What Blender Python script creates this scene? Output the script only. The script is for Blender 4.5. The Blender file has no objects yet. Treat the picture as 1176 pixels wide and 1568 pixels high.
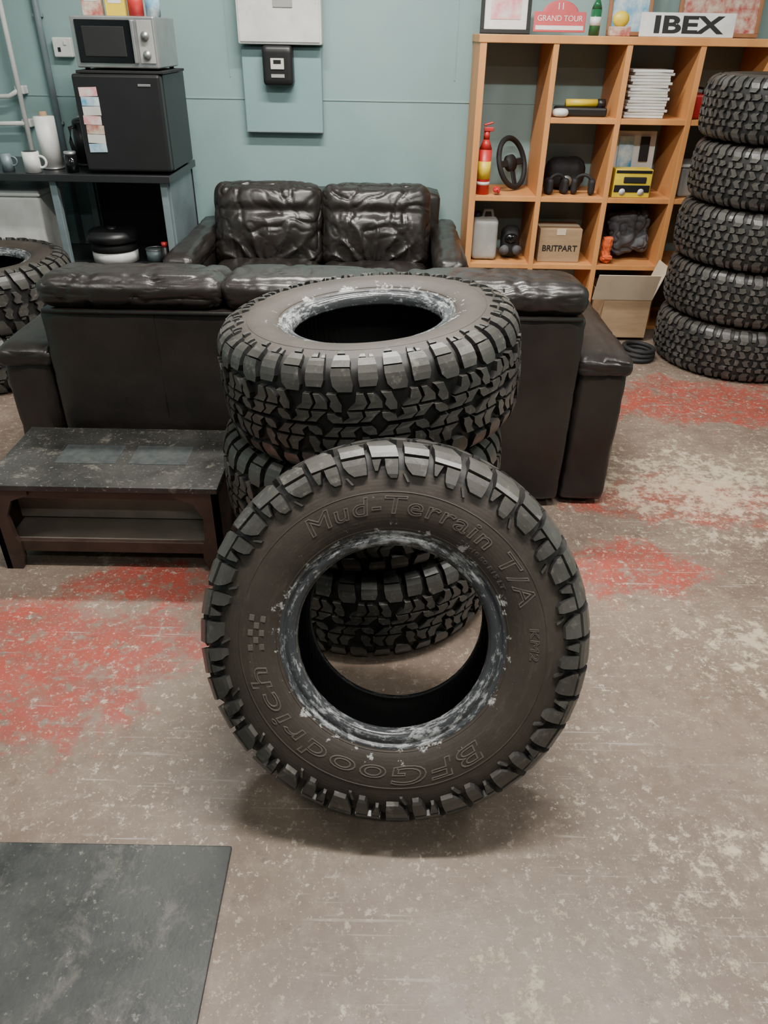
import bpy, bmesh, math, random
from mathutils import Vector, Matrix, noise, Euler
random.seed(7)
PI=math.pi
D=math.radians

# ------------------------------------------------------------------ materials
def newmat(name):
    m=bpy.data.materials.new(name); m.use_nodes=True
    nt=m.node_tree; b=nt.nodes['Principled BSDF']
    return m,nt,b
def tc(nt,scale=(1,1,1)):
    t=nt.nodes.new('ShaderNodeTexCoord'); mp=nt.nodes.new('ShaderNodeMapping')
    mp.inputs['Scale'].default_value=scale
    nt.links.new(t.outputs['Object'],mp.inputs['Vector']); return mp.outputs[0]
def nz(nt,vec,scale,detail=6,rough=.6,dist=0):
    n=nt.nodes.new('ShaderNodeTexNoise'); n.inputs['Scale'].default_value=scale
    n.inputs['Detail'].default_value=detail; n.inputs['Roughness'].default_value=rough
    n.inputs['Distortion'].default_value=dist
    nt.links.new(vec,n.inputs['Vector']); return n.outputs['Fac']
def mr(nt,v,a,b,c=0,d=1):
    n=nt.nodes.new('ShaderNodeMapRange'); 
    n.inputs[1].default_value=a;n.inputs[2].default_value=b;n.inputs[3].default_value=c;n.inputs[4].default_value=d
    nt.links.new(v,n.inputs[0]); return n.outputs[0]
def ma(nt,op,a,b=None,clamp=False):
    n=nt.nodes.new('ShaderNodeMath'); n.operation=op; n.use_clamp=clamp
    for i,x in enumerate((a,b)):
        if x is None: continue
        if isinstance(x,(int,float)): n.inputs[i].default_value=x
        else: nt.links.new(x,n.inputs[i])
    return n.outputs[0]
def mix(nt,f,a,b):
    n=nt.nodes.new('ShaderNodeMix'); n.data_type='RGBA'
    if isinstance(f,(int,float)): n.inputs[0].default_value=f
    else: nt.links.new(f,n.inputs[0])
    for i,x in ((6,a),(7,b)):
        if isinstance(x,(tuple,list)): n.inputs[i].default_value=(*x[:3],1)
        else: nt.links.new(x,n.inputs[i])
    return n.outputs[2]
def bump(nt,b,h,strength=.3,dist=.01):
    n=nt.nodes.new('ShaderNodeBump'); n.inputs['Strength'].default_value=strength
    n.inputs['Distance'].default_value=dist
    nt.links.new(h,n.inputs['Height']); nt.links.new(n.outputs[0],b.inputs['Normal'])
def pm(name,c,rough=.5,metal=0,c2=None,scale=8,bs=.1,stretch=(1,1,1),bscale=None,spec=.5,coat=0):
    m,nt,b=newmat(name)
    v=tc(nt,stretch); n=nz(nt,v,scale)
    if c2 is None: c2=tuple(x*.8 for x in c)
    f=mr(nt,n,.35,.65)
    nt.links.new(mix(nt,f,c,c2),b.inputs['Base Color'])
    b.inputs['Roughness'].default_value=rough; b.inputs['Metallic'].default_value=metal
    b.inputs['Specular IOR Level'].default_value=spec
    b.inputs['Coat Weight'].default_value=coat
    if bs: bump(nt,b,nz(nt,v,bscale or scale*8),bs,.002)
    return m

black=pm('black_plastic',(.012,.012,.013),.4)
blackmat=pm('matt_black',(.01,.01,.011),.7)
white=pm('white_plastic',(.72,.72,.7),.4)
silver=pm('silver_metal',(.5,.5,.5),.35,.8)
steel=pm('grey_blue_steel',(.22,.28,.3),.45,.3)
paper=pm('paper',(.62,.6,.55),.8)
redm=pm('red_paint',(.55,.03,.03),.4)
yel=pm('yellow_paint',(.75,.55,.03),.4)
grn=pm('green_glass',(.02,.12,.05),.15)
orange=pm('orange_fabric',(.75,.13,.03),.8)
greyfab=pm('grey_fabric',(.09,.09,.1),.7,c2=(.05,.05,.055))
canm=pm('translucent_grey_plastic',(.35,.35,.33),.5)
card=pm('cardboard',(.36,.24,.14),.85,c2=(.3,.2,.11),stretch=(1,1,6))
cardl=pm('cardboard_light',(.62,.52,.38),.85,c2=(.55,.46,.33))
wood=pm('shelf_pine',(.66,.30,.10),.5,c2=(.52,.22,.07),scale=5,stretch=(1,1,.15),bs=.05)
framew=pm('frame_wood',(.3,.13,.05),.45)
bluep=pm('print_blue',(.05,.3,.5),.6,c2=(.6,.65,.65),scale=14)
colp=pm('print_mixed',(.55,.5,.4),.6,c2=(.35,.06,.05),scale=22)
pinkp=pm('print_pink',(.62,.6,.55),.6,c2=(.7,.2,.25),scale=18)
redplate=pm('plate_red',(.55,.07,.08),.5)
glass=pm('dark_glass',(.006,.006,.007),.08,bs=0)
seam=pm('leather_seam',(.007,.006,.006),.9,spec=.1)

def leather():
    m,nt,b=newmat('brown_black_leather'); v=tc(nt)
    n=nz(nt,v,3.5,5); f=mr(nt,n,.35,.7)
    nt.links.new(mix(nt,f,(.012,.010,.009),(.026,.021,.019)),b.inputs['Base Color'])
    r=mr(nt,nz(nt,v,9,4),.3,.7,.25,.40); nt.links.new(r,b.inputs['Roughness'])
    vo=nt.nodes.new('ShaderNodeTexVoronoi'); vo.inputs['Scale'].default_value=260; nt.links.new(v,vo.inputs['Vector'])
    h=ma(nt,'ADD',ma(nt,'MULTIPLY',vo.outputs['Distance'],.12),nz(nt,v,16,5,.55,.6))
    bump(nt,b,h,.25,.005); return m
leath=leather()

def rubber(kind):
    m,nt,b=newmat('rubber_'+kind); v=tc(nt)
    n=nz(nt,v,6,8,.65); n2=nz(nt,v,60,5)
    sp=nt.nodes.new('ShaderNodeSeparateXYZ'); nt.links.new(v,sp.inputs[0])
    rr=ma(nt,'SQRT',ma(nt,'ADD',ma(nt,'MULTIPLY',sp.outputs[0],sp.outputs[0]),ma(nt,'MULTIPLY',sp.outputs[1],sp.outputs[1])))
    an=ma(nt,'ARCTAN2',sp.outputs[1],sp.outputs[0])
    cb=nt.nodes.new('ShaderNodeCombineXYZ')
    nt.links.new(ma(nt,'MULTIPLY',an,1.0),cb.inputs[0]); nt.links.new(ma(nt,'MULTIPLY',rr,14),cb.inputs[1]); nt.links.new(ma(nt,'MULTIPLY',sp.outputs[2],14),cb.inputs[2])
    pol=cb.outputs[0]
    if kind=='sidewall':
        c=mix(nt,mr(nt,n,.35,.7),(.032,.025,.020),(.055,.044,.035))
        b.inputs['Roughness'].default_value=.58
        near=mr(nt,rr,.218,.275,.17,0)
        msk=mr(nt,ma(nt,'ADD',nz(nt,v,26,8,.72,.2),near),.70,.73)
        c=mix(nt,ma(nt,'MULTIPLY',msk,.75),c,(.5,.5,.49))
        dust=mr(nt,nz(nt,pol,5,8,.7,.2),.55,.75,0,.35)
        c=mix(nt,dust,c,(.13,.105,.085))
        nt.links.new(c,b.inputs['Base Color'])
        bump(nt,b,ma(nt,'ADD',ma(nt,'MULTIPLY',ma(nt,'SINE',ma(nt,'MULTIPLY',rr,900)),.06),n2),.25,.002)
    elif kind=='bead':
        msk=mr(nt,ma(nt,'ADD',ma(nt,'MULTIPLY',nz(nt,pol,7,9,.75,.3),.7),ma(nt,'MULTIPLY',nz(nt,v,7,2),.3)),.51,.61)
        c=mix(nt,ma(nt,'MULTIPLY',msk,.75),(.045,.048,.052),(.52,.54,.55))
        nt.links.new(c,b.inputs['Base Color'])
        b.inputs['Roughness'].default_value=.2
        bump(nt,b,n2,.25,.003)
    elif kind=='tread':
        c=mix(nt,mr(nt,n,.35,.65),(.036,.034,.031),(.082,.078,.070))
        c=mix(nt,mr(nt,nz(nt,v,35,6,.7),.56,.70,0,.6),c,(.2,.19,.17))
        nt.links.new(c,b.inputs['Base Color']); b.inputs['Roughness'].default_value=.36
        bump(nt,b,n2,.3,.002)
    elif kind=='groove':
        c=mix(nt,mr(nt,n,.35,.65),(.008,.008,.008),(.018,.017,.016))
        nt.links.new(c,b.inputs['Base Color']); b.inputs['Roughness'].default_value=.6
        bump(nt,b,n2,.3,.002)
    else:
        c=mix(nt,mr(nt,n,.35,.65),(.008,.008,.009),(.016,.016,.016))
        nt.links.new(c,b.inputs['Base Color']); b.inputs['Roughness'].default_value=.5
        w=nt.nodes.new('ShaderNodeTexWave'); w.inputs['Scale'].default_value=40; nt.links.new(v,w.inputs['Vector'])
        bump(nt,b,w.outputs['Fac'],.2,.002)
    return m
RS,RB,RT,RG,RI=[rubber(k) for k in ('sidewall','bead','tread','groove','liner')]
RL=pm('rubber_letters',(.12,.105,.09),.5)

# ------------------------------------------------------------------ mesh builder
class MB:
    def __init__(s,name): s.name=name; s.bm=bmesh.new(); s.mats=[]
    def mi(s,m):
        if m not in s.mats: s.mats.append(m)
        return s.mats.index(m)
    def merge(s,t,mat,M=None,smooth=False):
        if mat is not None:
            i=s.mi(mat)
            for f in t.faces: f.material_index=i
        for f in t.faces: f.smooth=smooth
        if M is not None: bmesh.ops.transform(t,matrix=M,verts=t.verts)
        me=bpy.data.meshes.new('tmp'); t.to_mesh(me); t.free(); s.bm.from_mesh(me); bpy.data.meshes.remove(me)
    def TM(s,c,rot): 
        M=Matrix.Translation(Vector(c))
        if rot: M=M@Euler([D(a) for a in rot]).to_matrix().to_4x4()
        return M
    def box(s,c,size,mat,bev=.004,seg=2,rot=None,smooth=False,taper=None):
        t=bmesh.new(); bmesh.ops.create_cube(t,size=1)
        for v in t.verts:
            k=1
            if taper and v.co.z<0: k=taper
            v.co=Vector((v.co.x*size[0]*k,v.co.y*size[1]*k,v.co.z*size[2]))
        if bev: bmesh.ops.bevel(t,geom=list(t.edges),offset=bev,segments=seg,affect='EDGES',profile=.5)
        s.merge(t,mat,s.TM(c,rot),smooth)
    def b2(s,a,b,mat,bev=.004,seg=2,smooth=False):
        s.box([(x+y)/2 for x,y in zip(a,b)],[abs(y-x) for x,y in zip(a,b)],mat,bev,seg,None,smooth)
    def cyl(s,c,r,h,mat,r2=None,rot=None,seg=32,bev=.002):
        t=bmesh.new(); bmesh.ops.create_cone(t,cap_ends=True,segments=seg,radius1=r,radius2=r if r2 is None else r2,depth=h)
        if bev:
            es=[e for e in t.edges if any(len(f.verts)>4 for f in e.link_faces)]
            bmesh.ops.bevel(t,geom=es,offset=bev,segments=2,affect='EDGES')
        s.merge(t,mat,s.TM(c,rot),True)
    def sph(s,c,r,mat,rot=None):
        t=bmesh.new(); bmesh.ops.create_uvsphere(t,u_segments=24,v_segments=16,radius=1)
        r=r if isinstance(r,(tuple,list)) else (r,r,r)
        for v in t.verts: v.co=Vector([v.co[i]*r[i] for i in range(3)])
        s.merge(t,mat,s.TM(c,rot),True)
    def torus(s,c,R,r,mat,rot=None,n=40,k=12,a0=0,a1=2*PI):
        t=bmesh.new(); full=abs(a1-a0-2*PI)<1e-6
        rings=[]
        for i in range(n if full else n+1):
            a=a0+(a1-a0)*i/n
            rings.append([t.verts.new(((R+r*math.cos(2*PI*j/k))*math.cos(a),(R+r*math.cos(2*PI*j/k))*math.sin(a),r*math.sin(2*PI*j/k))) for j in range(k)])
        for i in range(len(rings) if full else len(rings)-1):
            A=rings[i];B=rings[(i+1)%len(rings)]
            for j in range(k): t.faces.new((A[j],B[j],B[(j+1)%k],A[(j+1)%k]))
        if not full: t.faces.new(rings[0]); t.faces.new(rings[-1][::-1])
        bmesh.ops.recalc_face_normals(t,faces=t.faces)
        s.merge(t,mat,s.TM(c,rot),True)
    def tube(s,pts,r,mat,k=10):
        pts=[Vector(p) for p in pts]; t=bmesh.new(); rings=[]
        for i,p in enumerate(pts):
            d=(pts[min(i+1,len(pts)-1)]-pts[max(i-1,0)]).normalized()
            q=d.to_track_quat('Z','Y')
            rings.append([t.verts.new(p+q@Vector((r*math.cos(2*PI*j/k),r*math.sin(2*PI*j/k),0))) for j in range(k)])
        for A,B in zip(rings,rings[1:]):
            for j in range(k): t.faces.new((A[j],A[(j+1)%k],B[(j+1)%k],B[j]))
        t.faces.new(rings[0][::-1]); t.faces.new(rings[-1])
        s.merge(t,mat,None,True)
    def cushion(s,c,half,r,mat,n=26,bulge=(0,0,0),wr=.004,seed=0,rot=None,fn=None,fr=7,crease=8,st=(1,1,1)):
        t=bmesh.new(); bmesh.ops.create_cube(t,size=2)
        bmesh.ops.subdivide_edges(t,edges=list(t.edges),cuts=n,use_grid_fill=True)
        H=Vector(half)
        for v in t.verts:
            p=v.co.copy(); x=Vector([p[i]*H[i] for i in range(3)])
            q=Vector([max(-(H[i]-r),min(H[i]-r,x[i])) for i in range(3)])
            d=x-q
            if d.length>1e-9: x=q+d.normalized()*r
            for i in range(3):
                j,k=(i+1)%3,(i+2)%3
                x[i]+=bulge[i]*p[i]*(1-p[j]**2)*(1-p[k]**2)
            v.co=x
            if fn: v.co=fn(v.co.copy(),p)
        t.normal_update()
        nn=[(v,v.normal.copy()) for v in t.verts]
        for v,no in nn:
            P=Vector([v.co[i]*fr*st[i] for i in range(3)])+Vector((seed*3.1,seed*1.7,seed))
            P2=P+Vector((noise.noise(P*.7),noise.noise(P*.7+Vector((9,0,0))),0))*1.2
            a=1-abs(noise.noise(P2)); b2=1-abs(noise.noise(P2*2.1+Vector((5,5,5))))
            v.co+=no*wr*(1.2*noise.noise(P*.5)-2.0*a**crease-.9*b2**crease)
        s.merge(t,mat,s.TM(c,rot),True)
    def text(s,txt,size,mat,c,rot=(90,0,0),ext=.001,off=0,sx=1):
        cu=bpy.data.curves.new('t','FONT'); cu.body=txt; cu.size=size; cu.extrude=ext; cu.offset=off
        cu.align_x='CENTER'; cu.align_y='CENTER'
        o=bpy.data.objects.new('t',cu); bpy.context.collection.objects.link(o)
        bpy.context.view_layer.update()
        me=bpy.data.meshes.new_from_object(o.evaluated_get(bpy.context.evaluated_depsgraph_get()))
        t=bmesh.new(); t.from_mesh(me); bpy.data.objects.remove(o); 
        for v in t.verts: v.co.x*=sx
        s.merge(t,mat,s.TM(c,rot))
    def finish(s,loc=(0,0,0),rot=(0,0,0),autos=None):
        me=bpy.data.meshes.new(s.name); s.bm.to_mesh(me); s.bm.free()
        for m in s.mats: me.materials.append(m)
        o=bpy.data.objects.new(s.name,me); o.location=loc; o.rotation_euler=[D(a) for a in rot]
        bpy.context.collection.objects.link(o); return o

# ------------------------------------------------------------------ tires
def catmull(pts,n=5):
    out=[]; P=[pts[0]]+pts+[pts[-1]]
    for i in range(1,len(P)-2):
        for k in range(n):
            t=k/n; a,b,c,d=P[i-1],P[i],P[i+1],P[i+2]
            out.append(tuple(.5*((2*b[j])+(-a[j]+c[j])*t+(2*a[j]-5*b[j]+4*c[j]-d[j])*t*t+(-a[j]+3*b[j]-3*c[j]+d[j])*t**3) for j in (0,1)))
    out.append(pts[-1]); return out

def make_tire_mesh(name,R,W,rim,style,letters=False,lug=.013,N0=None):
    """Axis = local Z."""
    mb=MB(name); ws=W/.266; base=R-lug
    def ms(p): a,r=p; return (a*ws, rim+(r-.205)*(base-rim)/(.388-.205))
    half=[(0,.388),(.05,.387),(.085,.383),(.108,.373),(.121,.354),(.129,.33),(.133,.30),(.131,.272),(.124,.250),(.117,.238)]
    half=catmull([ms(p) for p in half],5)
    bead=catmull([ms(p) for p in [(.117,.238),(.116,.232),(.110,.228),(.112,.220),(.108,.210),(.098,.205),(.084,.205)]],3)
    inner=catmull([ms(p) for p in [(.084,.205),(.086,.218),(.098,.24),(.114,.27),(.118,.30),(.113,.335),(.095,.362),(.05,.372),(0,.374)]],3)
    L=[0]
    for p,q in zip(half,half[1:]): L.append(L[-1]+math.dist(p,q))
    def PN(v):
        sg=1 if v>=0 else -1; v=min(abs(v),L[-1]-1e-6)
        i=0
        while L[i+1]<v: i+=1
        t=(v-L[i])/(L[i+1]-L[i]); p,q=half[i],half[i+1]
        a=p[0]+(q[0]-p[0])*t; r=p[1]+(q[1]-p[1])*t
        i0=max(0,i-1); i1=min(len(half)-1,i+2)
        da=half[i1][0]-half[i0][0]; dr=half[i1][1]-half[i0][1]; l=math.hypot(da,dr)
        na,nr=-dr/l,da/l
        return sg*a,r,sg*na,nr
    prof=[]; kinds=[]
    for pts,m in [(half,RG),(bead[1:],RB),(inner[1:],RI)]:
        for p in pts: prof.append(p); kinds.append(m)
    for i in range(len(half)):
        if L[i]>.146*ws: kinds[i]=RS
    other=[(-a,r) for a,r in prof[::-1]][1:-1]
    ok=kinds[::-1][1:-1]
    loop=prof+other; lk=kinds+ok
    n=160; t=bmesh.new(); rings=[]
    for i in range(n):
        a=2*PI*i/n; c,s_=math.cos(a),math.sin(a)
        rings.append([t.verts.new((r*c,r*s_,z)) for z,r in loop])
    for i in range(n):
        A=rings[i];B=rings[(i+1)%n]
        for j in range(len(loop)):
            k=(j+1)%len(loop)
            f=t.faces.new((A[j],A[k],B[k],B[j])); 
            f.material_index=mb.mi(lk[j] if lk[j]==lk[k] or lk[j]!=RG else lk[k])
    bmesh.ops.recalc_face_normals(t,faces=t.faces)
    mb.merge(t,None,None,True)
    t=bmesh.new(); it,ig=mb.mi(RT),mb.mi(RG)
    def block(rows,side,ph,h=lug,ins=.0012,h2=None):
        R2=[]
        for (v0,a0,b0),(v1,a1,b1) in zip(rows,rows[1:]):
            m=max(1,int(abs(v1-v0)/.009))
            for k in range(m):
                u=k/m; R2.append((v0+(v1-v0)*u,a0+(a1-a0)*u,b0+(b1-b0)*u))
        R2.append(rows[-1]); top=[];bot=[]; nr=len(R2)
        for i,(v,a,b) in enumerate(R2):
            hh=h if h2 is None else h+(h2-h)*(i/(nr-1))**1.5
            sgn=1 if rows[-1][0]>rows[0][0] else -1
            vt=v+(ins if i==0 else (-ins if i==nr-1 else 0))*sgn
            def pt(vv,s,h_):
                z,r,nzz,nr_=PN(vv*side); rr=r+nr_*h_; zz=z+nzz*h_
                an=ph+side*s/base
                return t.verts.new((rr*math.cos(an),rr*math.sin(an),zz))
            top.append([pt(vt,a+ins,hh),pt(vt,b-ins,hh)]); bot.append([pt(v,a,-.002),pt(v,b,-.002)])
        for i in range(nr-1):
            f=t.faces.new((top[i][0],top[i][1],top[i+1][1],top[i+1][0])); f.material_index=it
            for q in ((bot[i][0],top[i][0],top[i+1][0],bot[i+1][0]),(top[i][1],bot[i][1],bot[i+1][1],top[i+1][1]),(bot[i][0],bot[i+1][0],bot[i+1][1],bot[i][1])):
                f=t.faces.new(q); f.material_index=ig
        f=t.faces.new((bot[0][0],bot[0][1],top[0][1],top[0][0])); f.material_index=ig
        f=t.faces.new((bot[-1][0],top[-1][0],top[-1][1],bot[-1][1])); f.material_index=it
    S=ws
    if style=='mud':      # chunky scooped shoulder lugs
        N=N0 or 19; p=2*PI*base/N
        for side in (1,-1):
            for i in range(N):
                ph=2*PI*i/N+(PI/N*.5 if side<0 else 0)
                ph+=random.uniform(-.002,.002)/base
                # long lug with a V-notched, hooked outer end
                block([(.058*S,-.002,.036),(.078*S,-.010,.037),(.096*S,-.022,.032),(.112*S,-.027,.028),(.122*S,-.029,.026)],side,ph,lug)
                block([(.123*S,-.029,.000),(.138*S,-.030,-.001),(.152*S,-.030,-.005),(.160*S,-.028,-.012)],side,ph,lug*.98,h2=lug*.75)
                block([(.123*S,.005,.026),(.134*S,.009,.024),(.146*S,.013,.021)],side,ph,lug*.92,h2=lug*.7)
                q=ph+side*(p*.5)/base
                block([(.072*S,-.006,.030),(.086*S,-.014,.029),(.100*S,-.024,.026),(.116*S,-.026,.024)],side,q,lug)
                block([(.1175*S,-.026,.024),(.130*S,-.027,.022),(.142*S,-.027,.014),(.152*S,-.026,.004)],side,q,lug*.9,h2=lug*.75)
                block([(.148*S,.016,.024),(.166*S,.006,.014)],side,q,lug*.45,h2=lug*.35)
                # centre, angular chevrons
                block([(.004*S,-.028,.006),(.018*S,-.018,.018),(.034*S,-.022,.026),(.052*S,-.012,.022)],side,ph+side*.36*p/base)
                block([(.006*S,-.014,.018),(.020*S,-.024,.008),(.036*S,-.014,.016),(.054*S,-.020,.002)],side,ph+side*.82*p/base)
                block([(.056*S,-.016,.004),(.068*S,-.012,.008)],side,ph+side*.43*p/base,lug*.8)
    elif style=='mud3':   # shoulder slabs, interlocking angular centre
        N=N0 or 21; p=2*PI*base/N
        for side in (1,-1):
            for i in range(N):
                ph=2*PI*i/N+(PI/N*.5 if side<0 else 0)
                ph+=random.uniform(-.002,.002)/base
                block([(.070*S,-.010,.022),(.082*S,-.021,.025),(.100*S,-.025,.021),(.112*S,-.025,.019)],side,ph,lug)
                block([(.1135*S,-.025,.019),(.128*S,-.024,.019),(.144*S,-.022,.014)],side,ph,lug*.86,h2=lug*.6)
                block([(.148*S,-.018,.004),(.166*S,-.014,-.002)],side,ph,lug*.5,h2=lug*.3)
                q=ph+side*(p*.5)/base
                block([(.079*S,-.022,.015),(.092*S,-.024,.020),(.116*S,-.024,.019),(.134*S,-.023,.016)],side,q,lug*.97,h2=lug*.75)
                block([(.136*S,-.022,-.004),(.158*S,-.017,-.008)],side,q,lug*.6,h2=lug*.35)
                block([(.136*S,.002,.015),(.154*S,.002,.010)],side,q,lug*.5,h2=lug*.3)
                # centre: large hook and arrow blocks with narrow grooves
                u=side*.30*p/base
                block([(.003*S,-.041,-.008),(.016*S,-.025,.006),(.029*S,-.029,.004)],side,ph+u)
                block([(.0325*S,-.027,.008),(.046*S,-.011,.017),(.067*S,-.007,.010)],side,ph+u)
                block([(.005*S,-.003,.020),(.018*S,.010,.031),(.029*S,.008,.043)],side,ph+u)
                block([(.034*S,.013,.048),(.048*S,.022,.048),(.067*S,.016,.031)],side,ph+u)
                block([(.028*S,-.007,.010),(.042*S,-.017,.011),(.053*S,-.013,.006),(.067*S,-.022,.001)],side,ph+side*.88*p/base)
                block([(.003*S,-.004,.019),(.014*S,-.014,.017),(.025*S,-.015,.004)],side,ph+side*.80*p/base)
    else:                 # all terrain
        N=30; p=2*PI*base/N
        for side in (1,-1):
            for i in range(N):
                ph=2*PI*i/N+(PI/N if side<0 else 0)
                block([(.070*S,-.020,.012),(.086*S,-.014,.022),(.104*S,-.024,.016),(.126*S,-.024,.014),(.142*S,-.018,.008)],side,ph,lug,h2=lug*.6)
                block([(.086*S,-.008,.012),(.108*S,-.008,.012),(.130*S,-.010,.010)],side,ph+side*.50*p/base,lug*.9,h2=lug*.6)
                block([(.042*S,-.024,.004),(.052*S,-.014,.018),(.066*S,-.018,.012)],side,ph+side*.3*p/base)
                block([(.040*S,-.013,.009),(.050*S,-.010,.013),(.064*S,-.014,.006)],side,ph+side*.82*p/base)
                block([(.003*S,-.018,.009),(.014*S,-.008,.019),(.022*S,-.012,.014),(.037*S,-.020,.005)],side,ph+side*.1*p/base)
                block([(.005*S,-.009,.011),(.018*S,-.013,.008),(.036*S,-.007,.012)],side,ph+side*.6*p/base)
    bmesh.ops.recalc_face_normals(t,faces=t.faces)
    mb.merge(t,None,None,False)
    def arad(r):
        for (a0,r0),(a1,r1) in zip(half[10:],half[11:]):
            if (r0>=r>=r1): return a0+(a1-a0)*(r0-r)/(r0-r1+1e-9)
        return half[-1][0]
    for sd in (1,-1):
        for r in (rim+.038,rim+.110):
            mb.torus((0,0,sd*(arad(r)-.0006)),r,.0016,RS,n=120,k=8)
    if letters:
        def arc(txt,size,r0,ang0,ang1,wd=.0011):
            cu=bpy.data.curves.new('t','FONT'); cu.body=txt; cu.size=size; cu.fill_mode='NONE'; cu.space_character=1.08; cu.resolution_u=4; cu.shear=.12
            o=bpy.data.objects.new('t',cu); bpy.context.collection.objects.link(o); bpy.context.view_layer.update()
            me=bpy.data.meshes.new_from_object(o.evaluated_get(bpy.context.evaluated_depsgraph_get()))
            bpy.data.objects.remove(o)
            V=[v.co.copy() for v in me.vertices]; E=[tuple(e.vertices) for e in me.edges]
            if not V: return
            x0=min(v.x for v in V); x1=max(v.x for v in V)
            tt=bmesh.new()
            def mp(x,y,z):
                an=D(ang0+(ang1-ang0)*(x-x0)/(x1-x0)); r=r0+y
                return tt.verts.new((r*math.cos(an),r*math.sin(an),arad(r)+z))
            for i,j in E:
                a,b=V[i],V[j]; d=(b-a); 
                if d.length<1e-6 or d.length>.2: continue
                d.normalize(); pn=Vector((-d.y,d.x,0))*wd; a=a-d*wd*.5; b=b+d*wd*.5
                q=[a+pn,b+pn,b-pn,a-pn]
                lo=[mp(p.x,p.y,-.001) for p in q]; hi=[mp(p.x,p.y,.0011) for p in [a+pn*.6,b+pn*.6,b-pn*.6,a-pn*.6]]
                tt.faces.new(hi)
                for k in range(4): tt.faces.new((lo[k],lo[(k+1)%4],hi[(k+1)%4],hi[k]))
            bmesh.ops.recalc_face_normals(tt,faces=tt.faces)
            mb.merge(tt,RL,None,False)
        arc('Mud-Terrain T/A',.050,.260,128,20)
        arc('KM2',.024,.270,10,-3,.0007)
        arc('BFGoodrich',.054,.256,-47,-166)
        arc('31x10.50 R15 LT',.012,.240,60,30,.0004)
        for i in range(5):
            for j in range(3):
                if (i+j)%2==0:
                    an=D(172+i*3.2); r=.258+j*.011
                    mb.box((r*math.cos(an),r*math.sin(an),arad(r)+.0003),(.010,.012,.0014),RL,bev=.0003,rot=(0,0,math.degrees(an)))
    me=bpy.data.meshes.new(name); mb.bm.to_mesh(me); mb.bm.free()
    for m in mb.mats: me.materials.append(m)
    return me
def place(me,loc,rot=(0,0,0)):
    o=bpy.data.objects.new('tire',me); o.rotation_euler=[D(a) for a in rot]; o.location=loc
    bpy.context.collection.objects.link(o); return o

meA=make_tire_mesh('tire_mud_lettered',.398,.250,.192,'mud',True,.0155)
meB=make_tire_mesh('tire_mud_interlock',.388,.28,.190,'mud3',False,.014,20)
meC=make_tire_mesh('tire_all_terrain',.405,.262,.205,'at',False,.011)
meD=make_tire_mesh('tire_mud_wide',.42,.270,.21,'mud',False,.017,18)

front=place(meA,(0.026,1.215,0),(65.5,0,-3.5))
bpy.context.view_layer.update()
mz=min((front.matrix_world@v.co).z for v in meA.vertices)
front.location.z=-mz+.0005
bpy.context.view_layer.update()
SYC=1.838
place(meB,(-.045,SYC+.01,.141),(0,0,11))
place(meB,(-.062,SYC+.012,.429),(-1.2,0,47))
top=place(meB,(-.042,SYC,.730),(-4.6,0,83))
bpy.context.view_layer.update()
ti=top.matrix_world.inverted()
def radial(y):
    front.location.y=y; bpy.context.view_layer.update(); M=ti@front.matrix_world
    return min((math.hypot(w.x,w.y) for w in (M@v.co for v in meA.vertices) if abs(w.z)<.13),default=9)
y=1.0
while radial(y)>.3885 and y<1.4: y+=.004
front.location.y=y-.004
print('front y',front.location.y,'z',front.location.z)
for i in range(5):
    place(meC,(1.85+random.uniform(-.012,.012),3.85+random.uniform(-.008,.008),.132+.2645*i),(0,0,random.uniform(0,360)))
for i in range(2):
    place(meD,(-1.955+.01*i,3.54,.136+.2715*i),(0,0,random.uniform(0,360)))

# ------------------------------------------------------------------ three seat sofa (back to viewer)
s=MB('three_seat_sofa')
X0,X1=-1.285,.815; YB=2.275
s.cushion(((X0+X1)/2,YB+.10,.37),((X1-X0)/2-.185,.10,.34),.022,leath,n=30,bulge=(0,.006,0),wr=.0015,seed=1)
s.b2((X0+.19,YB+.02,.03),(X1-.19,3.14,.34),leath,.02,3,True)
for a,b,sd in ((X0,X0+.19,1),(X1-.19,X1,2)):
    cx=(a+b)/2
    s.cushion((cx,YB+.455,.275),(.088,.43,.26),.03,leath,n=22,bulge=(.006,.0,0),wr=.002,seed=sd)
    s.cushion((cx,YB+.455,.535),(.100,.445,.036),.033,leath,n=22,wr=.003,seed=sd+4,bulge=(0,0,.01))
for i in range(3):
    w=(X1-X0-.38)/3; cx=X0+.19+w*(i+.5)
    s.cushion((cx,YB+.52,.41),(w/2-.004,.33,.085),.05,leath,n=18,bulge=(0,0,.02),wr=.004,seed=10+i)
    s.cushion((cx,YB+.24,.58),(w/2-.004,.09,.16),.06,leath,n=18,bulge=(0,.02,0),wr=.006,seed=14+i,rot=(-8,0,0))
    s.cushion((cx,YB+.135,.748),(w/2+.006,.14,.050),.043,leath,n=44,bulge=(.0,.010,.016),wr=.0045,seed=20+i,rot=(-5,0,0),fr=5,crease=14,st=(1.6,.7,1))
    s.tube([(cx+.02,YB-.002,.735),(cx+.02,YB-.012,.755),(cx+.02,YB+.006,.788),(cx+.02,YB+.07,.809)],.002,seam)
for x in (X0+.19+.36,X1-.19-.36):
    s.tube([(x,YB-.0,.10),(x,YB-.003,.4),(x,YB-.0,.70)],.0012,seam)
s.tube([(X0+.2,YB+.004,.702),((X0+X1)/2,YB-.003,.704),(X1-.2,YB+.004,.702)],.008,leath)
for x in (X0+.08,X1-.08):
    for y in (YB+.08,YB+.80): s.cyl((x,y,.013),.025,.026,black)
s.finish()

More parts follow.
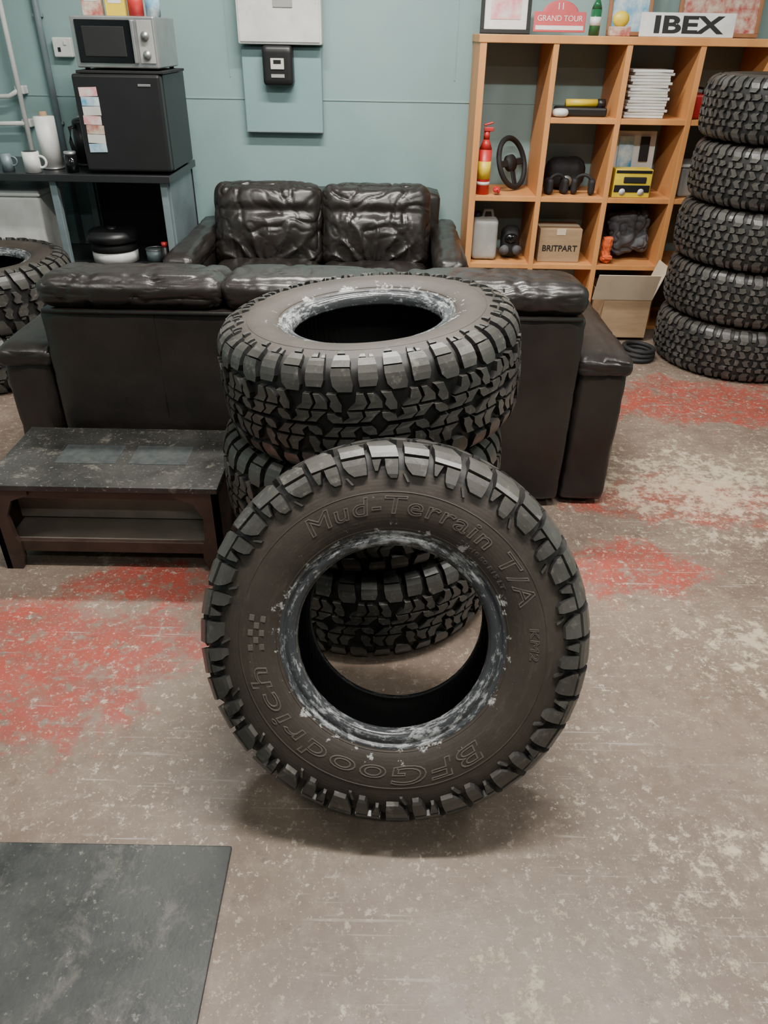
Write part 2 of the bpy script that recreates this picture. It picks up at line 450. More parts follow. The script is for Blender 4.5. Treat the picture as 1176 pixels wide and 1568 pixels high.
# ------------------------------------------------------------------ loveseat
s=MB('leather_loveseat')
X0,X1=-1.09,.385; YF=3.62; YW=4.60
s.b2((X0+.14,YF+.03,.05),(X1-.14,YW-.02,.32),leath,.02,3,True)
s.cushion(((X0+X1)/2,YW-.10,.38),((X1-X0)/2-.10,.10,.33),.04,leath,n=18,wr=.003,seed=30)
for cx,sd in ((X0+.075,1),(X1-.075,2)):
    s.cushion((cx,(YF+YW)/2,.26),(.075,(YW-YF)/2-.01,.21),.04,leath,n=20,wr=.004,seed=30+sd)
    s.cushion((cx,(YF+YW)/2-.0,.48),(.085,(YW-YF)/2,.058),.05,leath,n=24,wr=.004,seed=34+sd,bulge=(0,0,.012))
def fold(co,p):
    if p.y<0: 
        g=math.exp(-((p.z-.30)/.14)**2)*(1-p.x**4)
        co.y+=.020*g
        dx,dz=p.x*1.2,p.z+1.15; an=math.atan2(dx,dz); r=math.hypot(dx,dz)
        k=math.exp(-((r-.75)/.50)**2)
        co.y+=.009*k*(abs(math.sin(an*8+math.sin(r*5)*.5))**.6-.5)*2
        q=math.hypot(p.x,(p.z-.30)); co.y+=.012*math.exp(-(q/.16)**2)
    return co
for i in range(2):
    w=(X1-X0-.33)/2; cx=X0+.16+w*(i+.5)
    s.cushion((cx,YW-.52,.34),(w/2-.003,.38,.075),.05,leath,n=22,bulge=(0,0,.02),wr=.005,seed=40+i)
    s.cushion((cx,YW-.37,.555),(w/2+.004,.14,.215),.065,leath,n=64,bulge=(.0,.06,.006),wr=.0055,seed=44+i,rot=(-15,0,0),fn=fold,fr=6,crease=14,st=(1.3,1,.9))
for x in (X0+.08,X1-.08):
    for y in (YF+.08,YW-.10): s.cyl((x,y,.026),.025,.052,black)
s.finish()

# ------------------------------------------------------------------ low step bench
def benchmat():
    m,nt,b=newmat('worn_bench_top'); v=tc(nt)
    c=mix(nt,mr(nt,nz(nt,v,5,8,.65,.4),.35,.65),(.014,.014,.013),(.042,.040,.036))
    c=mix(nt,mr(nt,nz(nt,v,18,9,.75,.3),.55,.67,0,.75),c,(.15,.14,.12))
    c=mix(nt,mr(nt,nz(nt,v,90,4,.7),.61,.67,0,.6),c,(.24,.22,.19))
    nt.links.new(c,b.inputs['Base Color']); nt.links.new(mr(nt,nz(nt,v,5,8),.3,.7,.3,.55),b.inputs['Roughness'])
    bump(nt,b,nz(nt,v,60,6),.3,.003); return m
benchtop=benchmat()
bframe=pm('bench_brown_board',(.032,.018,.013),.5,c2=(.062,.040,.030),scale=9,bs=.2)
tan=pm('bench_inner_board',(.30,.255,.21),.7,c2=(.22,.19,.155))
pad=pm('anti_slip_pad',(.016,.022,.024),.8,c2=(.04,.045,.042),scale=30)
s=MB('low_step_bench')
x0,x1,y0,y1,h=-1.20,-.495,1.86,2.245,.312
s.b2((x0,y0,h-.02),(x1,y1,h),benchtop,.003)
for g in ((-1.03,-.84),(-.80,-.62)): s.b2((g[0],2.0,h-.0005),(g[1],2.12,h+.0012),pad,.0005)
s.b2((x0+.01,y0+.012,h-.050),(x1-.01,y0+.03,h-.02),bframe,.002)
s.b2((x0+.01,y1-.03,h-.050),(x1-.01,y1-.012,h-.02),bframe,.002)
s.b2((x0+.02,y0+.14,.11),(x1-.02,y0+.155,.25),tan,.002)
s.b2((x0+.02,y0+.03,.085),(x1-.02,y1-.03,.10),tan,.002)
s.b2((x0+.01,y0+.012,.065),(x1-.01,y0+.03,.105),bframe,.002)
s.b2((x0+.01,y1-.03,.065),(x1-.01,y1-.012,.105),bframe,.002)
def plate(mb,pts,th,mat,M):
    t=bmesh.new(); vs=[t.verts.new((x,0,z)) for x,z in pts]; f=t.faces.new(vs)
    r=bmesh.ops.extrude_face_region(t,geom=[f]); 
    for v in r['geom']:
        if isinstance(v,bmesh.types.BMVert): v.co.y+=th
    bmesh.ops.recalc_face_normals(t,faces=t.faces); mb.merge(t,mat,M)
leg=[(0,.30),(0,0),(.05,0),(.065,.045),(.065,.10),(.055,.12),(.05,.20),(.075,.255),(.13,.275),(.13,.30)]
for y in (y0+.004,y1-.022):
    plate(s,[(a,b) for a,b in leg],.018,bframe,Matrix.Translation((x0+.004,y,0)))
    plate(s,[(-a,b) for a,b in leg],.018,bframe,Matrix.Translation((x1-.004,y,0)))
for x in (x0+.004,x1-.022):
    Mx=Matrix.Translation((x+.018,y0+.004,0))@Matrix.Rotation(PI/2,4,'Z')
    side=[(0,.295),(0,0),(.05,0),(.07,.05),(.31,.05),(.33,0),(.375,0),(.375,.295)]
    plate(s,side,.018,bframe,Mx)
s.finish()

# ------------------------------------------------------------------ rubber mat
def matmat():
    m,nt,b=newmat('rubber_mat'); v=tc(nt)
    n=nz(nt,v,4,9,.65,.3); c=mix(nt,mr(nt,n,.38,.62),(.014,.017,.017),(.046,.049,.047))
    c=mix(nt,mr(nt,nz(nt,v,11,10,.75,.4),.53,.67,0,.6),c,(.125,.12,.10))
    c=mix(nt,mr(nt,nz(nt,v,60,6,.75),.60,.68,0,.6),c,(.21,.205,.175))
    nt.links.new(c,b.inputs['Base Color']); nt.links.new(mr(nt,n,.3,.7,.34,.55),b.inputs['Roughness'])
    bump(nt,b,nz(nt,v,90,4),.3,.002); return m
s=MB('rubber_floor_mat'); s.b2((-1.35,-.30,.0),(-.308,.918,.010),matmat(),.003); s.finish()

# ------------------------------------------------------------------ cube shelving
s=MB('cube_shelf_unit')
SX,SY,c=.430,4.27,.36; dep=.375; tk=.028
ZR=[0,.345,.70,1.078,1.422]
nx=5
s.b2((SX-.006,SY-.004,ZR[4]-.005),(SX+nx*c+.04,SY+dep,ZR[4]+.03),wood,.003)
s.b2((SX-.006,SY-.002,0),(SX+nx*c+.04,SY+dep,.020),wood,.003)
for i in range(nx+1):
    w=.034 if i in (0,nx) else tk
    s.b2((SX+i*c,SY,.01),(SX+i*c+w,SY+dep,ZR[4]),wood,.002)
for j in (1,2,3):
    st=1 if j==3 else 0
    for i in range(st,nx):
        s.b2((SX+i*c+.02,SY+.002,ZR[j]-.006),(SX+(i+1)*c+.01,SY+dep,ZR[j]+.020),wood,.002)
s.finish()
def cell(i,j): return SX+i*c+.03, SX+(i+1)*c, ZR[j]+.0210
TOP=ZR[4]+.0305
Q=.12

a,b,z=cell(0,2)
s=MB('fire_extinguisher'); y=4.26+Q-.05; s.cyl((a+.045,y,z+.11),.034,.22,redm); s.cyl((a+.045,y,z+.12),.0346,.09,yel); s.cyl((a+.045,y,z+.055),.0346,.02,white)
s.cyl((a+.045,y,z+.245),.034,.05,redm,r2=.014); s.cyl((a+.045,y,z+.285),.016,.04,redm); s.box((a+.053,y-.01,z+.315),(.05,.018,.02),redm); s.box((a+.05,y-.01,z+.34),(.05,.016,.01),redm,rot=(0,-15,0)); s.finish()
s=MB('steering_wheel'); s.torus((0,0,0),.125,.014,blackmat); s.cyl((0,0,-.01),.042,.035,blackmat)
for an in (0,180,270): s.box((.075*math.cos(D(an)),.075*math.sin(D(an)),-.004),(.10,.034,.012),blackmat,rot=(0,0,an))
s.finish((a+.215,4.49,z+.136),(72,0,50))
s=MB('rag'); s.cushion((0,0,0),(.020,.03,.020),.018,redm,n=12,wr=.004,fr=30); s.finish((a+.118,4.31,z+.024))
a,b,z=cell(1,3)
s=MB('torch'); s.cyl((a+.17,4.26+Q,z+.06),.018,.17,yel,rot=(0,90,4)); s.cyl((a+.27,4.26+Q,z+.058),.022,.04,black,rot=(0,90,4)); s.box((a+.17,4.28+Q,z+.021),(.26,.12,.041),black,.01); s.finish()
s=MB('tape_roll'); s.torus((a+.05,4.31,z+.020),.024,.018,white,rot=(0,0,0)); s.cyl((a+.05,4.31,z+.02),.015,.03,black); s.finish()
a,b,z=cell(2,3)
s=MB('magazine_stack')
for k in range(16): s.box((a+.13+random.uniform(-.008,.008),4.32+Q,z+.007+k*.0135),(.20,.26,.0122),paper if k%3 else white,.002,rot=(0,0,random.uniform(-3,3)))
s.finish()
a,b,z=cell(3,3)
s=MB('red_toolbox'); s.box((a+.06,4.3+Q,z+.055),(.11,.2,.11),redm,.01); s.tube([(a+.06,4.24+Q,z+.11),(a+.06,4.24+Q,z+.135),(a+.06,4.36+Q,z+.135),(a+.06,4.36+Q,z+.11)],.006,black); s.finish()
a,b,z=cell(1,2)
for k,(dx,yy,rz) in enumerate(((.09,4.36,15),(.235,4.36,-15))):
    s=MB('ear_defenders')
    s.torus((0,0,.050),.048,.009,blackmat,rot=(90,0,0),a0=0,a1=PI); 
    for q in (-1,1): s.cushion((q*.046,0,.042),(.018,.034,.040),.017,blackmat,n=10,wr=0); 
    s.finish((a+dx,yy,z),(0,0,rz))
s=MB('respirator_helmet'); s.cushion((0,0,.085),(.11,.08,.083),.065,blackmat,n=14,wr=.003); s.cyl((0,-.078,.05),.03,.02,silver,rot=(90,0,0)); s.finish((a+.16,4.53,z+.001))
a,b,z=cell(2,2)
s=MB('boxed_toy'); y=4.33; s.box((a+.12,y,z+.07),(.20,.09,.14),yel,.003); s.box((a+.12,y-.046,z+.045),(.19,.004,.035),black,.001); s.box((a+.13,y-.0465,z+.088),(.12,.004,.03),blackmat,.004); s.box((a+.12,y-.0462,z+.128),(.19,.003,.014),black,.001)
for q in (-.05,.05): s.cyl((a+.12+q,y-.047,z+.03),.018,.006,white,rot=(90,0,0))
s.finish()
s=MB('leaflet_card'); y=4.46; s.box((a+.15,y,z+.155),(.22,.01,.30),white,.001,rot=(-6,0,0)); s.box((a+.10,y-.010,z+.20),(.08,.003,.16),bluep,.0005,rot=(-6,0,0)); s.box((a+.20,y-.010,z+.22),(.05,.003,.12),blackmat,.0005,rot=(-6,0,0)); s.finish()
a,b,z=cell(3,2)
s=MB('storage_tub'); s.box((a+.12,4.43,z+.075),(.2,.22,.15),canm,.012,taper=.9); s.box((a+.12,4.43,z+.157),(.215,.235,.015),white,.004); s.finish()
a,b,z=cell(0,1)
s=MB('plastic_canister'); s.cushion((a+.082,4.42,z+.112),(.072,.09,.11),.022,canm,n=14,wr=.001); s.cyl((a+.04,4.42,z+.232),.02,.03,black); s.tube([(a+.07,4.42,z+.215),(a+.08,4.42,z+.255),(a+.12,4.42,z+.255),(a+.13,4.42,z+.21)],.009,canm); s.finish()
s=MB('respirator_mask'); y=4.41; s.cushion((a+.235,y,z+.092),(.055,.05,.09),.045,blackmat,n=12,wr=.002)
for q in (-.035,.035): s.cyl((a+.235+q,y-.058,z+.055),.026,.03,greyfab,rot=(90,0,q*600))
s.sph((a+.235,y-.045,z+.115),(.038,.02,.028),glass); s.finish()
a,b,z=cell(1,1)
s=MB('cardboard_parcel'); y=4.42; s.box((a+.145,y,z+.09),(.235,.2,.18),card,.003); s.box((a+.145,y,z+.1805),(.235,.045,.002),cardl,.0005); s.box((a+.145,y-.1005,z+.165),(.05,.002,.035),cardl,.0005)
s.text('BRITPART',.045,blackmat,(a+.145,y-.1015,z+.075),ext=.0005,off=.0008); s.finish()
a,b,z=cell(2,1)
s=MB('crumpled_bag'); s.cushion((0,0,0),(.120,.12,.120),.06,greyfab,n=40,wr=.012,fr=11,seed=3,crease=5); s.finish((a+.194,4.47,z+.148),(0,-10,0))
s=MB('orange_strap'); s.cushion((0,0,.065),(.030,.025,.075),.022,orange,n=18,wr=.006,fr=24,seed=5); s.cushion((.01,-.012,.020),(.032,.022,.016),.014,orange,n=12,wr=.003,fr=24,seed=6); s.finish((a+.048,4.315,z+.014))
s=MB('open_cardboard_box')
bx0,bx1,by0,by1,bh=1.195,1.455,4.06,4.50,.235; fz_=.021
s.b2((bx0,by0,fz_),(bx1,by1,fz_+.005),card,.001)
s.b2((bx0,by0,fz_),(bx0+.005,by1,bh),card,.001); s.b2((bx1-.005,by0,fz_),(bx1,by1,bh),card,.001)
s.b2((bx0,by0,fz_),(bx1,by0+.005,bh),card,.001); s.b2((bx0,by1-.005,fz_),(bx1,by1,bh),card,.001)
s.box(((bx0+bx1)/2-.035,by0-.035,bh+.075),(bx1-bx0+.07,.004,.165),cardl,.001,rot=(24,0,0))
s.box((bx1+.030,by0+.09,bh+.085),(.004,.17,.19),cardl,.001,rot=(0,18,0))
s.box((1.31,4.25,.13),(.2,.2,.17),greyfab,.03,3)
s.finish()
s=MB('rubber_hose_coil')
for k in range(3): s.torus((.004*k,.003*k,.0125+.021*k),.085-.004*k,.0115,blackmat,rot=(0,2*k,0))
s.finish((1.34,3.80,.003))
s=MB('work_boot'); s.cushion((0,0,.045),(.045,.12,.035),.03,blackmat,n=12,wr=.003); s.cushion((0,.06,.10),(.042,.055,.07),.03,blackmat,n=12,wr=.004); s.b2((-.046,-.12,0),(.046,.12,.014),black,.005); s.finish((1.13,3.92,0),(0,0,15))

def frame(name,cx,w,h,mat,pic,tilt=-7,y=4.48,fw=.018,mount=True):
    s=MB(name)
    s.box((0,0,fw/2),(w,.018,fw),mat,.002); s.box((0,0,h-fw/2),(w,.018,fw),mat,.002)
    s.box((-w/2+fw/2,0,h/2),(fw,.018,h-2*fw+.001),mat,.002); s.box((w/2-fw/2,0,h/2),(fw,.018,h-2*fw+.001),mat,.002)
    s.box((0,.003,h/2),(w-fw,.006,h-fw),white if mount else pic,.0005)
    if mount: s.box((0,-.001,h/2),(w*.6,.003,h*.6),pic,.0005)
    return s.finish((cx,y,TOP+.002),(tilt,0,0))
frame('picture_frame',.555,.245,.30,blackmat,pinkp,y=4.36)
frame('picture_frame',1.20,.22,.26,framew,bluep,mount=False,y=4.50)
frame('picture_frame',1.66,.42,.34,framew,colp,mount=False,y=4.52)
s=MB('rally_plate'); s.box((0,0,.055),(.255,.006,.085),redplate,.003); s.sph((0,0,.085),(.09,.0035,.06),redplate)
s.box((0,-.0035,.03),(.235,.002,.018),white,.0005); s.text('GRAND TOUR',.034,white,(0,-.0045,.068),ext=.0005); s.text('11',.04,white,(0,-.0045,.118),ext=.0005); s.finish((.822,4.36,TOP),(-8,0,0))
s=MB('glass_bottle'); s.cyl((0,0,.055),.026,.11,grn); s.cyl((0,0,.13),.026,.04,grn,r2=.011); s.cyl((0,0,.17),.011,.05,grn); s.cyl((0,0,.06),.0265,.04,white); s.finish((1.0,4.38,TOP))
s=MB('name_sign'); s.box((0,0,.05),(.46,.008,.10),white,.002)
s.text('IBEX',.098,blackmat,(0,-.0045,.047),ext=.0006,off=.0032,sx=1.7); s.finish((1.435,4.31,TOP),(-6,0,0))
s=MB('model_trophy'); s.box((0,0,.02),(.1,.05,.04),colp,.004); s.sph((0,0,.07),(.04,.025,.035),yel); s.finish((1.12,4.36,TOP))

# ------------------------------------------------------------------ kitchen table with appliances
blacktop=pm('black_worktop',(.02,.021,.023),.3)
s=MB('worktop_table')
tx0,tx1,ty0,ty1,tz=-2.25,-1.10,3.98,4.56,.835
LZ=.37
s.b2((tx0,ty0,tz-.035),(tx1,ty1,tz),blacktop,.003)
for x in (-1.72,tx1-.06,tx0+.02):
    s.b2((x,ty0+.03,0),(x+.035,ty0+.065,tz-.035),steel,.003); s.b2((x,ty1-.05,0),(x+.035,ty1-.015,tz-.035),steel,.003)
s.b2((tx1-.03,ty0+.065,LZ),(tx1-.018,ty1-.05,tz-.035),steel,.001)
s.b2((tx0+.03,ty0+.02,LZ-.03),(tx1-.02,ty1-.01,LZ),blacktop,.003)
s.b2((-1.68,ty1-.015,LZ),(tx1-.02,ty1-.005,tz-.035),blackmat,.001)
s.finish()
s=MB('mini_fridge')
fx0,fx1=-1.505,-1.09; fz=tz+.435
s.b2((fx0,4.06,tz+.012),(fx1,4.48,fz),black,.006); s.b2((fx0,4.00,tz+.015),(fx1,4.055,fz-.002),black,.012,3)
s.box((fx0+.34,3.998,fz-.045),(.06,.003,.010),silver,.001)
for k,(m) in enumerate((pinkp,bluep,paper,pinkp,colp,paper,bluep)):
    s.box((fx0+.07+random.uniform(-.004,.004),3.9975,fz-.075-.04*k),(.085,.003,.038),m,.0005,rot=(0,random.uniform(-3,3),0))
for x in (fx0+.04,fx1-.04):
    for y in (4.1,4.44): s.cyl((x,y,tz+.0065),.015,.012,black)
s.finish()
s=MB('microwave')
mz0=fz+.012; mx0,mx1=-1.475,-1.09
s.b2((mx0,4.05,mz0+.01),(mx1,4.40,mz0+.215),silver,.006); s.b2((mx0,4.03,mz0+.01),(mx1,4.05,mz0+.215),silver,.006)
s.b2((mx0+.02,4.022,mz0+.03),(mx0+.275,4.032,mz0+.20),glass,.004); s.b2((mx0+.05,4.019,mz0+.055),(mx0+.245,4.024,mz0+.175),blackmat,.003)
s.b2((mx0+.28,4.005,mz0+.03),(mx0+.295,4.03,mz0+.20),silver,.004)
s.b2((mx0+.305,4.024,mz0+.03),(mx1-.012,4.032,mz0+.20),canm,.002)
for q in (.065,.14): s.cyl((mx1-.045,4.018,mz0+q),.018,.022,silver,rot=(90,0,0))
s.b2((mx0-.01,4.02,mz0-.0115),(mx1+.02,4.42,mz0+.0),blackmat,.002)
for x in (mx0+.03,mx1-.03):
    for y in (4.08,4.37): s.cyl((x,y,mz0+.0055),.012,.010,black)
s.finish()
for nme,x,m,hh,r in (('cereal_carton',-1.40,colp,.16,0),('snack_carton',-1.29,yel,.14,0),('tin_can',-1.20,redm,.11,.035),('tin_can',-1.12,bluep,.10,.033)):
    s=MB(nme)
    if r: s.cyl((0,0,hh/2),r,hh,m); s.torus((0,0,hh-.003),r-.002,.002,silver); s.torus((0,0,.004),r-.002,.002,silver)
    else: s.box((0,0,hh/2),(.09,.045,hh),m,.002); s.box((0,-.023,hh*.55),(.06,.002,hh*.4),white,.0005); s.box((0,0,hh+.002),(.088,.012,.004),m,.0005)
    s.finish((x,4.16,mz0+.2155))
s=MB('paper_towel_roll'); s.cyl((0,0,.125),.05,.23,white); s.cyl((0,0,.13),.018,.262,card); s.cyl((0,0,.005),.055,.010,silver); s.finish((-1.74,4.16,tz+.0005))
s=MB('electric_kettle'); s.cyl((0,0,.11),.055,.19,black,r2=.043); s.cyl((0,0,.008),.058,.016,black); s.sph((0,0,.205),(.043,.043,.02),black); s.sph((0,0,.228),.011,silver)
s.tube([(-.04,0,.19),(-.085,0,.185),(-.095,0,.12),(-.08,0,.06),(-.05,0,.05)],.010,black); s.tube([(.03,0,.14),(.05,0,.17),(.058,0,.19)],.013,black); s.finish((-1.605,4.28,tz+.0005),(0,0,70))
s=MB('coffee_mug'); s.cyl((0,0,.048),.040,.095,white); s.cyl((0,0,.094),.036,.004,black); s.torus((.045,0,.048),.026,.006,white,rot=(90,0,0)); s.finish((-1.79,4.03,tz+.0005))
s=MB('milk_jug'); s.cyl((0,0,.04),.03,.08,steel,r2=.025); s.torus((.032,0,.045),.02,.004,steel,rot=(90,0,0)); s.finish((-1.93,4.06,tz+.0005))
s=MB('glass_jar'); s.cyl((0,0,.04),.03,.08,glass); s.cyl((0,0,.088),.029,.016,silver); s.finish((-1.60,4.05,tz+.0005))
s=MB('table_grill'); s.cyl((0,0,.035),.12,.06,white); s.cyl((0,0,.09),.125,.05,blackmat,r2=.11); s.cyl((0,0,.14),.14,.05,black,r2=.12); s.cyl((0,0,.17),.025,.02,black); s.finish((-1.50,4.17,LZ+.001))
s=MB('saucepan'); s.cyl((0,0,.03),.05,.06,steel); s.torus((0,0,.06),.05,.003,silver); s.tube([(.05,0,.05),(.10,-.06,.06)],.008,black); s.finish((-1.29,4.2,LZ+.001))
s=MB('spray_can'); s.cyl((0,0,.05),.022,.10,black); s.cyl((0,0,.112),.016,.024,redm); s.finish((-1.20,4.08,LZ+.001))
s=MB('white_storage_box'); s.box((0,0,.17),(.36,.34,.34),white,.015,3,taper=.92); s.box((0,0,.355),(.38,.36,.03),white,.008); s.finish((-2.00,4.25,LZ+.001))

# ------------------------------------------------------------------ wall fittings
WY=4.65; WF=WY-.0045
boardm=pm('painted_meter_board',(.215,.345,.35),.5,c2=(.195,.315,.322),scale=3)
s=MB('electricity_meter'); s.b2((-.80,WF-.05,.975),(-.375,WF,1.38),boardm,.006); s.b2((-.80,WF-.052,.975),(-.375,WF-.045,.983),steel,.001)
s.cushion((-.60,WF-.085,1.295),(.080,.045,.092),.02,black,n=10,wr=0); s.b2((-.635,WF-.136,1.28),(-.565,WF-.125,1.33),paper,.002); s.b2((-.62,WF-.138,1.305),(-.58,WF-.134,1.323),black,.001)
s.b2((-.635,WF-.134,1.242),(-.565,WF-.126,1.258),canm,.001); s.finish()
s=MB('fuse_box'); s.b2((-.80,WF-.11,1.39),(-.365,WF,1.80),white,.008); s.b2((-.79,WF-.115,1.40),(-.375,WF-.108,1.79),white,.004); s.b2((-.61,WF-.12,1.55),(-.51,WF-.114,1.6),canm,.002); s.finish()
for z,x in ((1.36,-1.75),(1.09,-1.68)):
    s=MB('wall_socket'); s.b2((x-.05,WF-.035,z-.045),(x+.05,WF,z+.045),white,.006); s.b2((x-.025,WF-.038,z-.02),(x-.01,WF-.034,z+.0),black,.001); s.b2((x+.01,WF-.040,z+.01),(x+.025,WF-.034,z+.03),white,.002); s.finish()
s=MB('conduit_pipe'); s.tube([(-1.855,WF-.02,.30),(-1.855,WF-.02,2.9)],.018,steel); 
for z in (1.0,1.5,2.2,2.8): s.box((-1.855,WF-.012,z),(.05,.024,.015),steel,.002)
s.finish()
s=MB('water_pipe')
s.tube([(-2.02,WF-.06,.30),(-2.02,WF-.06,1.9),(-2.02,WF-.06,2.9)],.014,white)
s.tube([(-2.35,WF-.06,1.12),(-2.08,WF-.06,1.13),(-2.02,WF-.06,1.16)],.012,white); s.tube([(-2.35,WF-.06,.99),(-2.02,WF-.06,1.0)],.012,white)
s.box((-2.02,WF-.03,1.16),(.05,.06,.04),white,.005); s.box((-2.02,WF-.03,1.0),(.05,.06,.04),white,.005); s.box((-2.02,WF-.03,2.4),(.04,.06,.03),white,.005); s.finish()
s=MB('wall_picture')
s.b2((-1.16,WF-.02,1.62),(-.96,WF,1.90),framew,.004); s.b2((-1.14,WF-.023,1.64),(-.98,WF-.018,1.88),paper,.001); s.finish()

# ------------------------------------------------------------------ room shell
def wallmat():
    m,nt,b=newmat('teal_wall_paint'); v=tc(nt)
    n=nz(nt,v,1.6,6); c=mix(nt,mr(nt,n,.35,.65),(.218,.332,.332),(.255,.375,.370))
    c=mix(nt,mr(nt,nz(nt,v,9,8,.7),.62,.75,0,.4),c,(.175,.27,.275))
    nt.links.new(c,b.inputs['Base Color']); b.inputs['Roughness'].default_value=.42
    bump(nt,b,nz(nt,v,40,6),.15,.003); return m
wm=wallmat()
XL,XR,YN,H=-2.7,3.2,-2.6,3.0
s=MB('wall_back'); s.b2((XL,WY,0),(XR,WY+.1,H),wm,0)
for x in (-2.1,-.88,.34,1.56,2.78): s.b2((x,WY-.003,1.235),(x+.006,WY+.01,H),wm,.001)
s.b2((XL,WY-.004,1.13),(XR,WY+.01,1.137),wm,.001); s.finish()
s=MB('wall_left'); s.b2((XL-.1,YN,0),(XL,WY,H),wm,0); s.finish()
s=MB('wall_right'); s.b2((XR,YN,0),(XR+.1,WY,H),wm,0); s.finish()
s=MB('wall_front'); s.b2((XL,YN-.1,0),(XR,YN,H),pm('front_wall_low_bounce',(.12,.15,.15),.6),0); s.finish()  # unseen wall, colour darkened to cut bounced light and deepen shadows
s=MB('ceiling'); s.b2((XL,YN,H),(XR,WY,H+.1),pm('ceiling_grey',(.38,.38,.37),.8),0); s.finish()  # out-of-view ceiling, grey set darker to reduce bounce and raise contrast

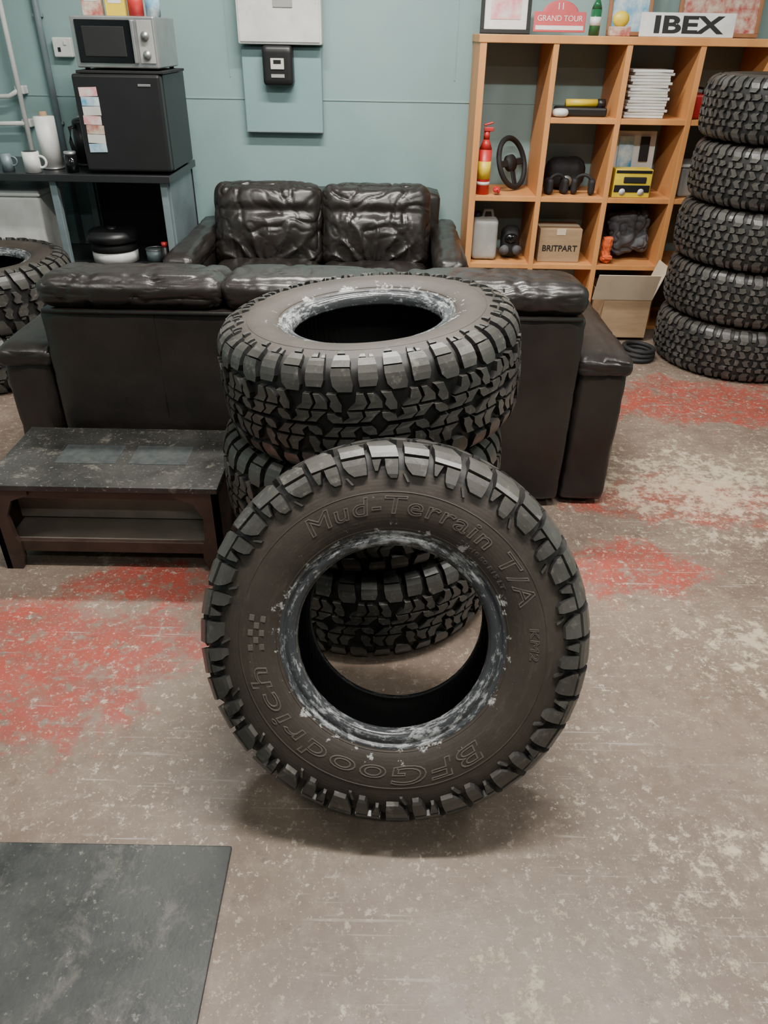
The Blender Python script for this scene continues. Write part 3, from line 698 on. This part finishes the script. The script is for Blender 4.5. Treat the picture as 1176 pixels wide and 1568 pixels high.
def floormat():
    m,nt,b=newmat('worn_painted_concrete'); v=tc(nt)
    s_=nt.nodes.new('ShaderNodeSeparateXYZ'); nt.links.new(v,s_.inputs[0])
    def blob(cx,cy,r,sx=1,sy=1,wt=1):
        dx=ma(nt,'MULTIPLY',ma(nt,'SUBTRACT',s_.outputs[0],cx),1/sx); dy=ma(nt,'MULTIPLY',ma(nt,'SUBTRACT',s_.outputs[1],cy),1/sy)
        d=ma(nt,'SQRT',ma(nt,'ADD',ma(nt,'MULTIPLY',dx,dx),ma(nt,'MULTIPLY',dy,dy)))
        return mr(nt,d,0,r,wt,0)
    def blobs(L):
        o=None
        for q in L:
            x=blob(*q); o=x if o is None else ma(nt,'MAXIMUM',o,x)
        return o
    c=mix(nt,mr(nt,nz(nt,v,1.8,8,.6),.35,.65),(.130,.092,.069),(.212,.160,.124))
    c=mix(nt,mr(nt,nz(nt,v,7,10,.7),.48,.68,0,.5),c,(.100,.070,.054))
    c=mix(nt,mr(nt,nz(nt,v,22,10,.75),.49,.66,0,.5),c,(.27,.213,.165))
    red=blobs([(-.95,1.45,.80,1,.7,1.0),(-.75,1.80,.5,1,.5,.9),(-.55,1.45,.4,1,1,.5),(1.45,3.25,.9,1.2,.5,1),(.80,1.95,.55,.9,.6,.85),(1.1,2.35,.7,1,.5,.95)])
    n1=nz(nt,v,4.0,12,.72,.2)
    rm=mr(nt,ma(nt,'ADD',ma(nt,'MULTIPLY',red,.42),n1),.66,.77)
    n2=nz(nt,v,26,9,.75)
    rm=ma(nt,'MULTIPLY',rm,mr(nt,n2,.40,.49))
    c=mix(nt,ma(nt,'MULTIPLY',rm,.85),c,mix(nt,mr(nt,nz(nt,v,9,6),.4,.65),(.33,.045,.030),(.22,.055,.040)))
    pale=blobs([(1.25,2.45,.65,1.3,.8,1.15),(1.1,1.55,.5,1,.8,.7),(.30,.60,.38,1,.7,.65),(.75,.85,.5,1,.9,.5),(-.95,1.95,.25,1,.5,.6)])
    n3=ma(nt,'ADD',ma(nt,'MULTIPLY',nz(nt,v,6,8,.65,0),.35),ma(nt,'MULTIPLY',nz(nt,v,26,10,.78,0),.65))
    pmk=mr(nt,ma(nt,'ADD',ma(nt,'MULTIPLY',pale,.14),n3),.58,.64)
    c=mix(nt,ma(nt,'MULTIPLY',pmk,.8),c,(.48,.40,.285))
    dust=blobs([(.28,.62,.35,1,.9,1),(.0,.95,.3,1.5,.6,.5)])
    c=mix(nt,ma(nt,'MULTIPLY',dust,ma(nt,'MULTIPLY',nz(nt,v,9,8,.7),.5)),c,(.42,.37,.31))
    sp=mr(nt,nz(nt,v,40,8,.75,0),.57,.61); sp=ma(nt,'MULTIPLY',sp,mr(nt,nz(nt,v,3,4),.34,.56))
    c=mix(nt,ma(nt,'MULTIPLY',sp,.8),c,(.48,.41,.33))
    sp=mr(nt,nz(nt,v,95,4,.7),.60,.65)
    c=mix(nt,ma(nt,'MULTIPLY',sp,.65),c,(.42,.35,.28))
    dk=mr(nt,nz(nt,v,15,8,.75,.3),.60,.70); c=mix(nt,ma(nt,'MULTIPLY',dk,.55),c,(.055,.041,.033))
    for ang,sc in ((.5,(3,90,1)),(-.9,(4,110,1)),(1.3,(2.5,80,1))):
        t=nt.nodes.new('ShaderNodeTexCoord'); mp=nt.nodes.new('ShaderNodeMapping'); mp.inputs['Rotation'].default_value=(0,0,ang); mp.inputs['Scale'].default_value=sc
        nt.links.new(t.outputs['Object'],mp.inputs['Vector'])
        sm=ma(nt,'MULTIPLY',mr(nt,nz(nt,mp.outputs[0],1,3,.5),.66,.72),mr(nt,nz(nt,v,2.5,3),.46,.58))
        c=mix(nt,ma(nt,'MULTIPLY',sm,.5),c,(.42,.37,.32))
    nt.links.new(c,b.inputs['Base Color'])
    nt.links.new(mr(nt,nz(nt,v,5,8,.7),.3,.7,.34,.58),b.inputs['Roughness'])
    bump(nt,b,ma(nt,'ADD',ma(nt,'MULTIPLY',nz(nt,v,60,8,.7),.6),ma(nt,'SUBTRACT',0,ma(nt,'MULTIPLY',pmk,.4))),.3,.003)
    return m
s=MB('floor'); s.b2((XL,YN,-.1),(XR,WY,0),floormat(),0); s.finish()
s=MB('baseboard_back'); s.b2((XL,WY-.012,0),(SX-.02,WY,.09),steel,.003); s.finish()

# ------------------------------------------------------------------ lights
em,nt,b=newmat('tube_emission'); b.inputs['Emission Color'].default_value=(1,.98,.93,1); b.inputs['Emission Strength'].default_value=6
def strip(x,y,pw,ln=1.5,rot=0):
    s=MB('ceiling_strip_light'); s.box((0,0,.035),(ln,.12,.05),white,.006)
    for q in (-.03,.03): s.cyl((0,q,-.005),.013,ln-.06,em,rot=(0,90,0))
    for q in (-1,1): s.box((q*(ln/2-.02),0,.0),(.03,.1,.035),white,.003)
    s.finish((x,y,H-.0605),(0,0,rot))
    l=bpy.data.lights.new('strip_lamp','AREA'); l.shape='RECTANGLE'; l.size=ln; l.size_y=.12; l.energy=pw; l.color=(1,.965,.90)
    o=bpy.data.objects.new('strip_lamp',l); o.location=(x,y,H-.09); o.rotation_euler=(0,0,D(rot)); bpy.context.collection.objects.link(o)
strip(-.2,3.1,118); strip(.3,1.35,112); strip(.3,-.9,26); strip(-1.9,1.3,20,rot=90); strip(2.2,1.6,42,rot=90)
w=bpy.data.worlds.new('World'); bpy.context.scene.world=w; w.use_nodes=True
w.node_tree.nodes['Background'].inputs[0].default_value=(.8,.9,1,1); w.node_tree.nodes['Background'].inputs[1].default_value=.3

# ------------------------------------------------------------------ camera
cd=bpy.data.cameras.new('camera'); cd.sensor_fit='VERTICAL'; cd.sensor_height=24; cd.lens=24*1130/1568
cam=bpy.data.objects.new('camera',cd); bpy.context.collection.objects.link(cam)
cam.matrix_world=Matrix.Translation((0,0,1.45))@Matrix.Rotation(D(57),4,'X')@Matrix.Rotation(D(1.0),4,'Z')
bpy.context.scene.camera=cam
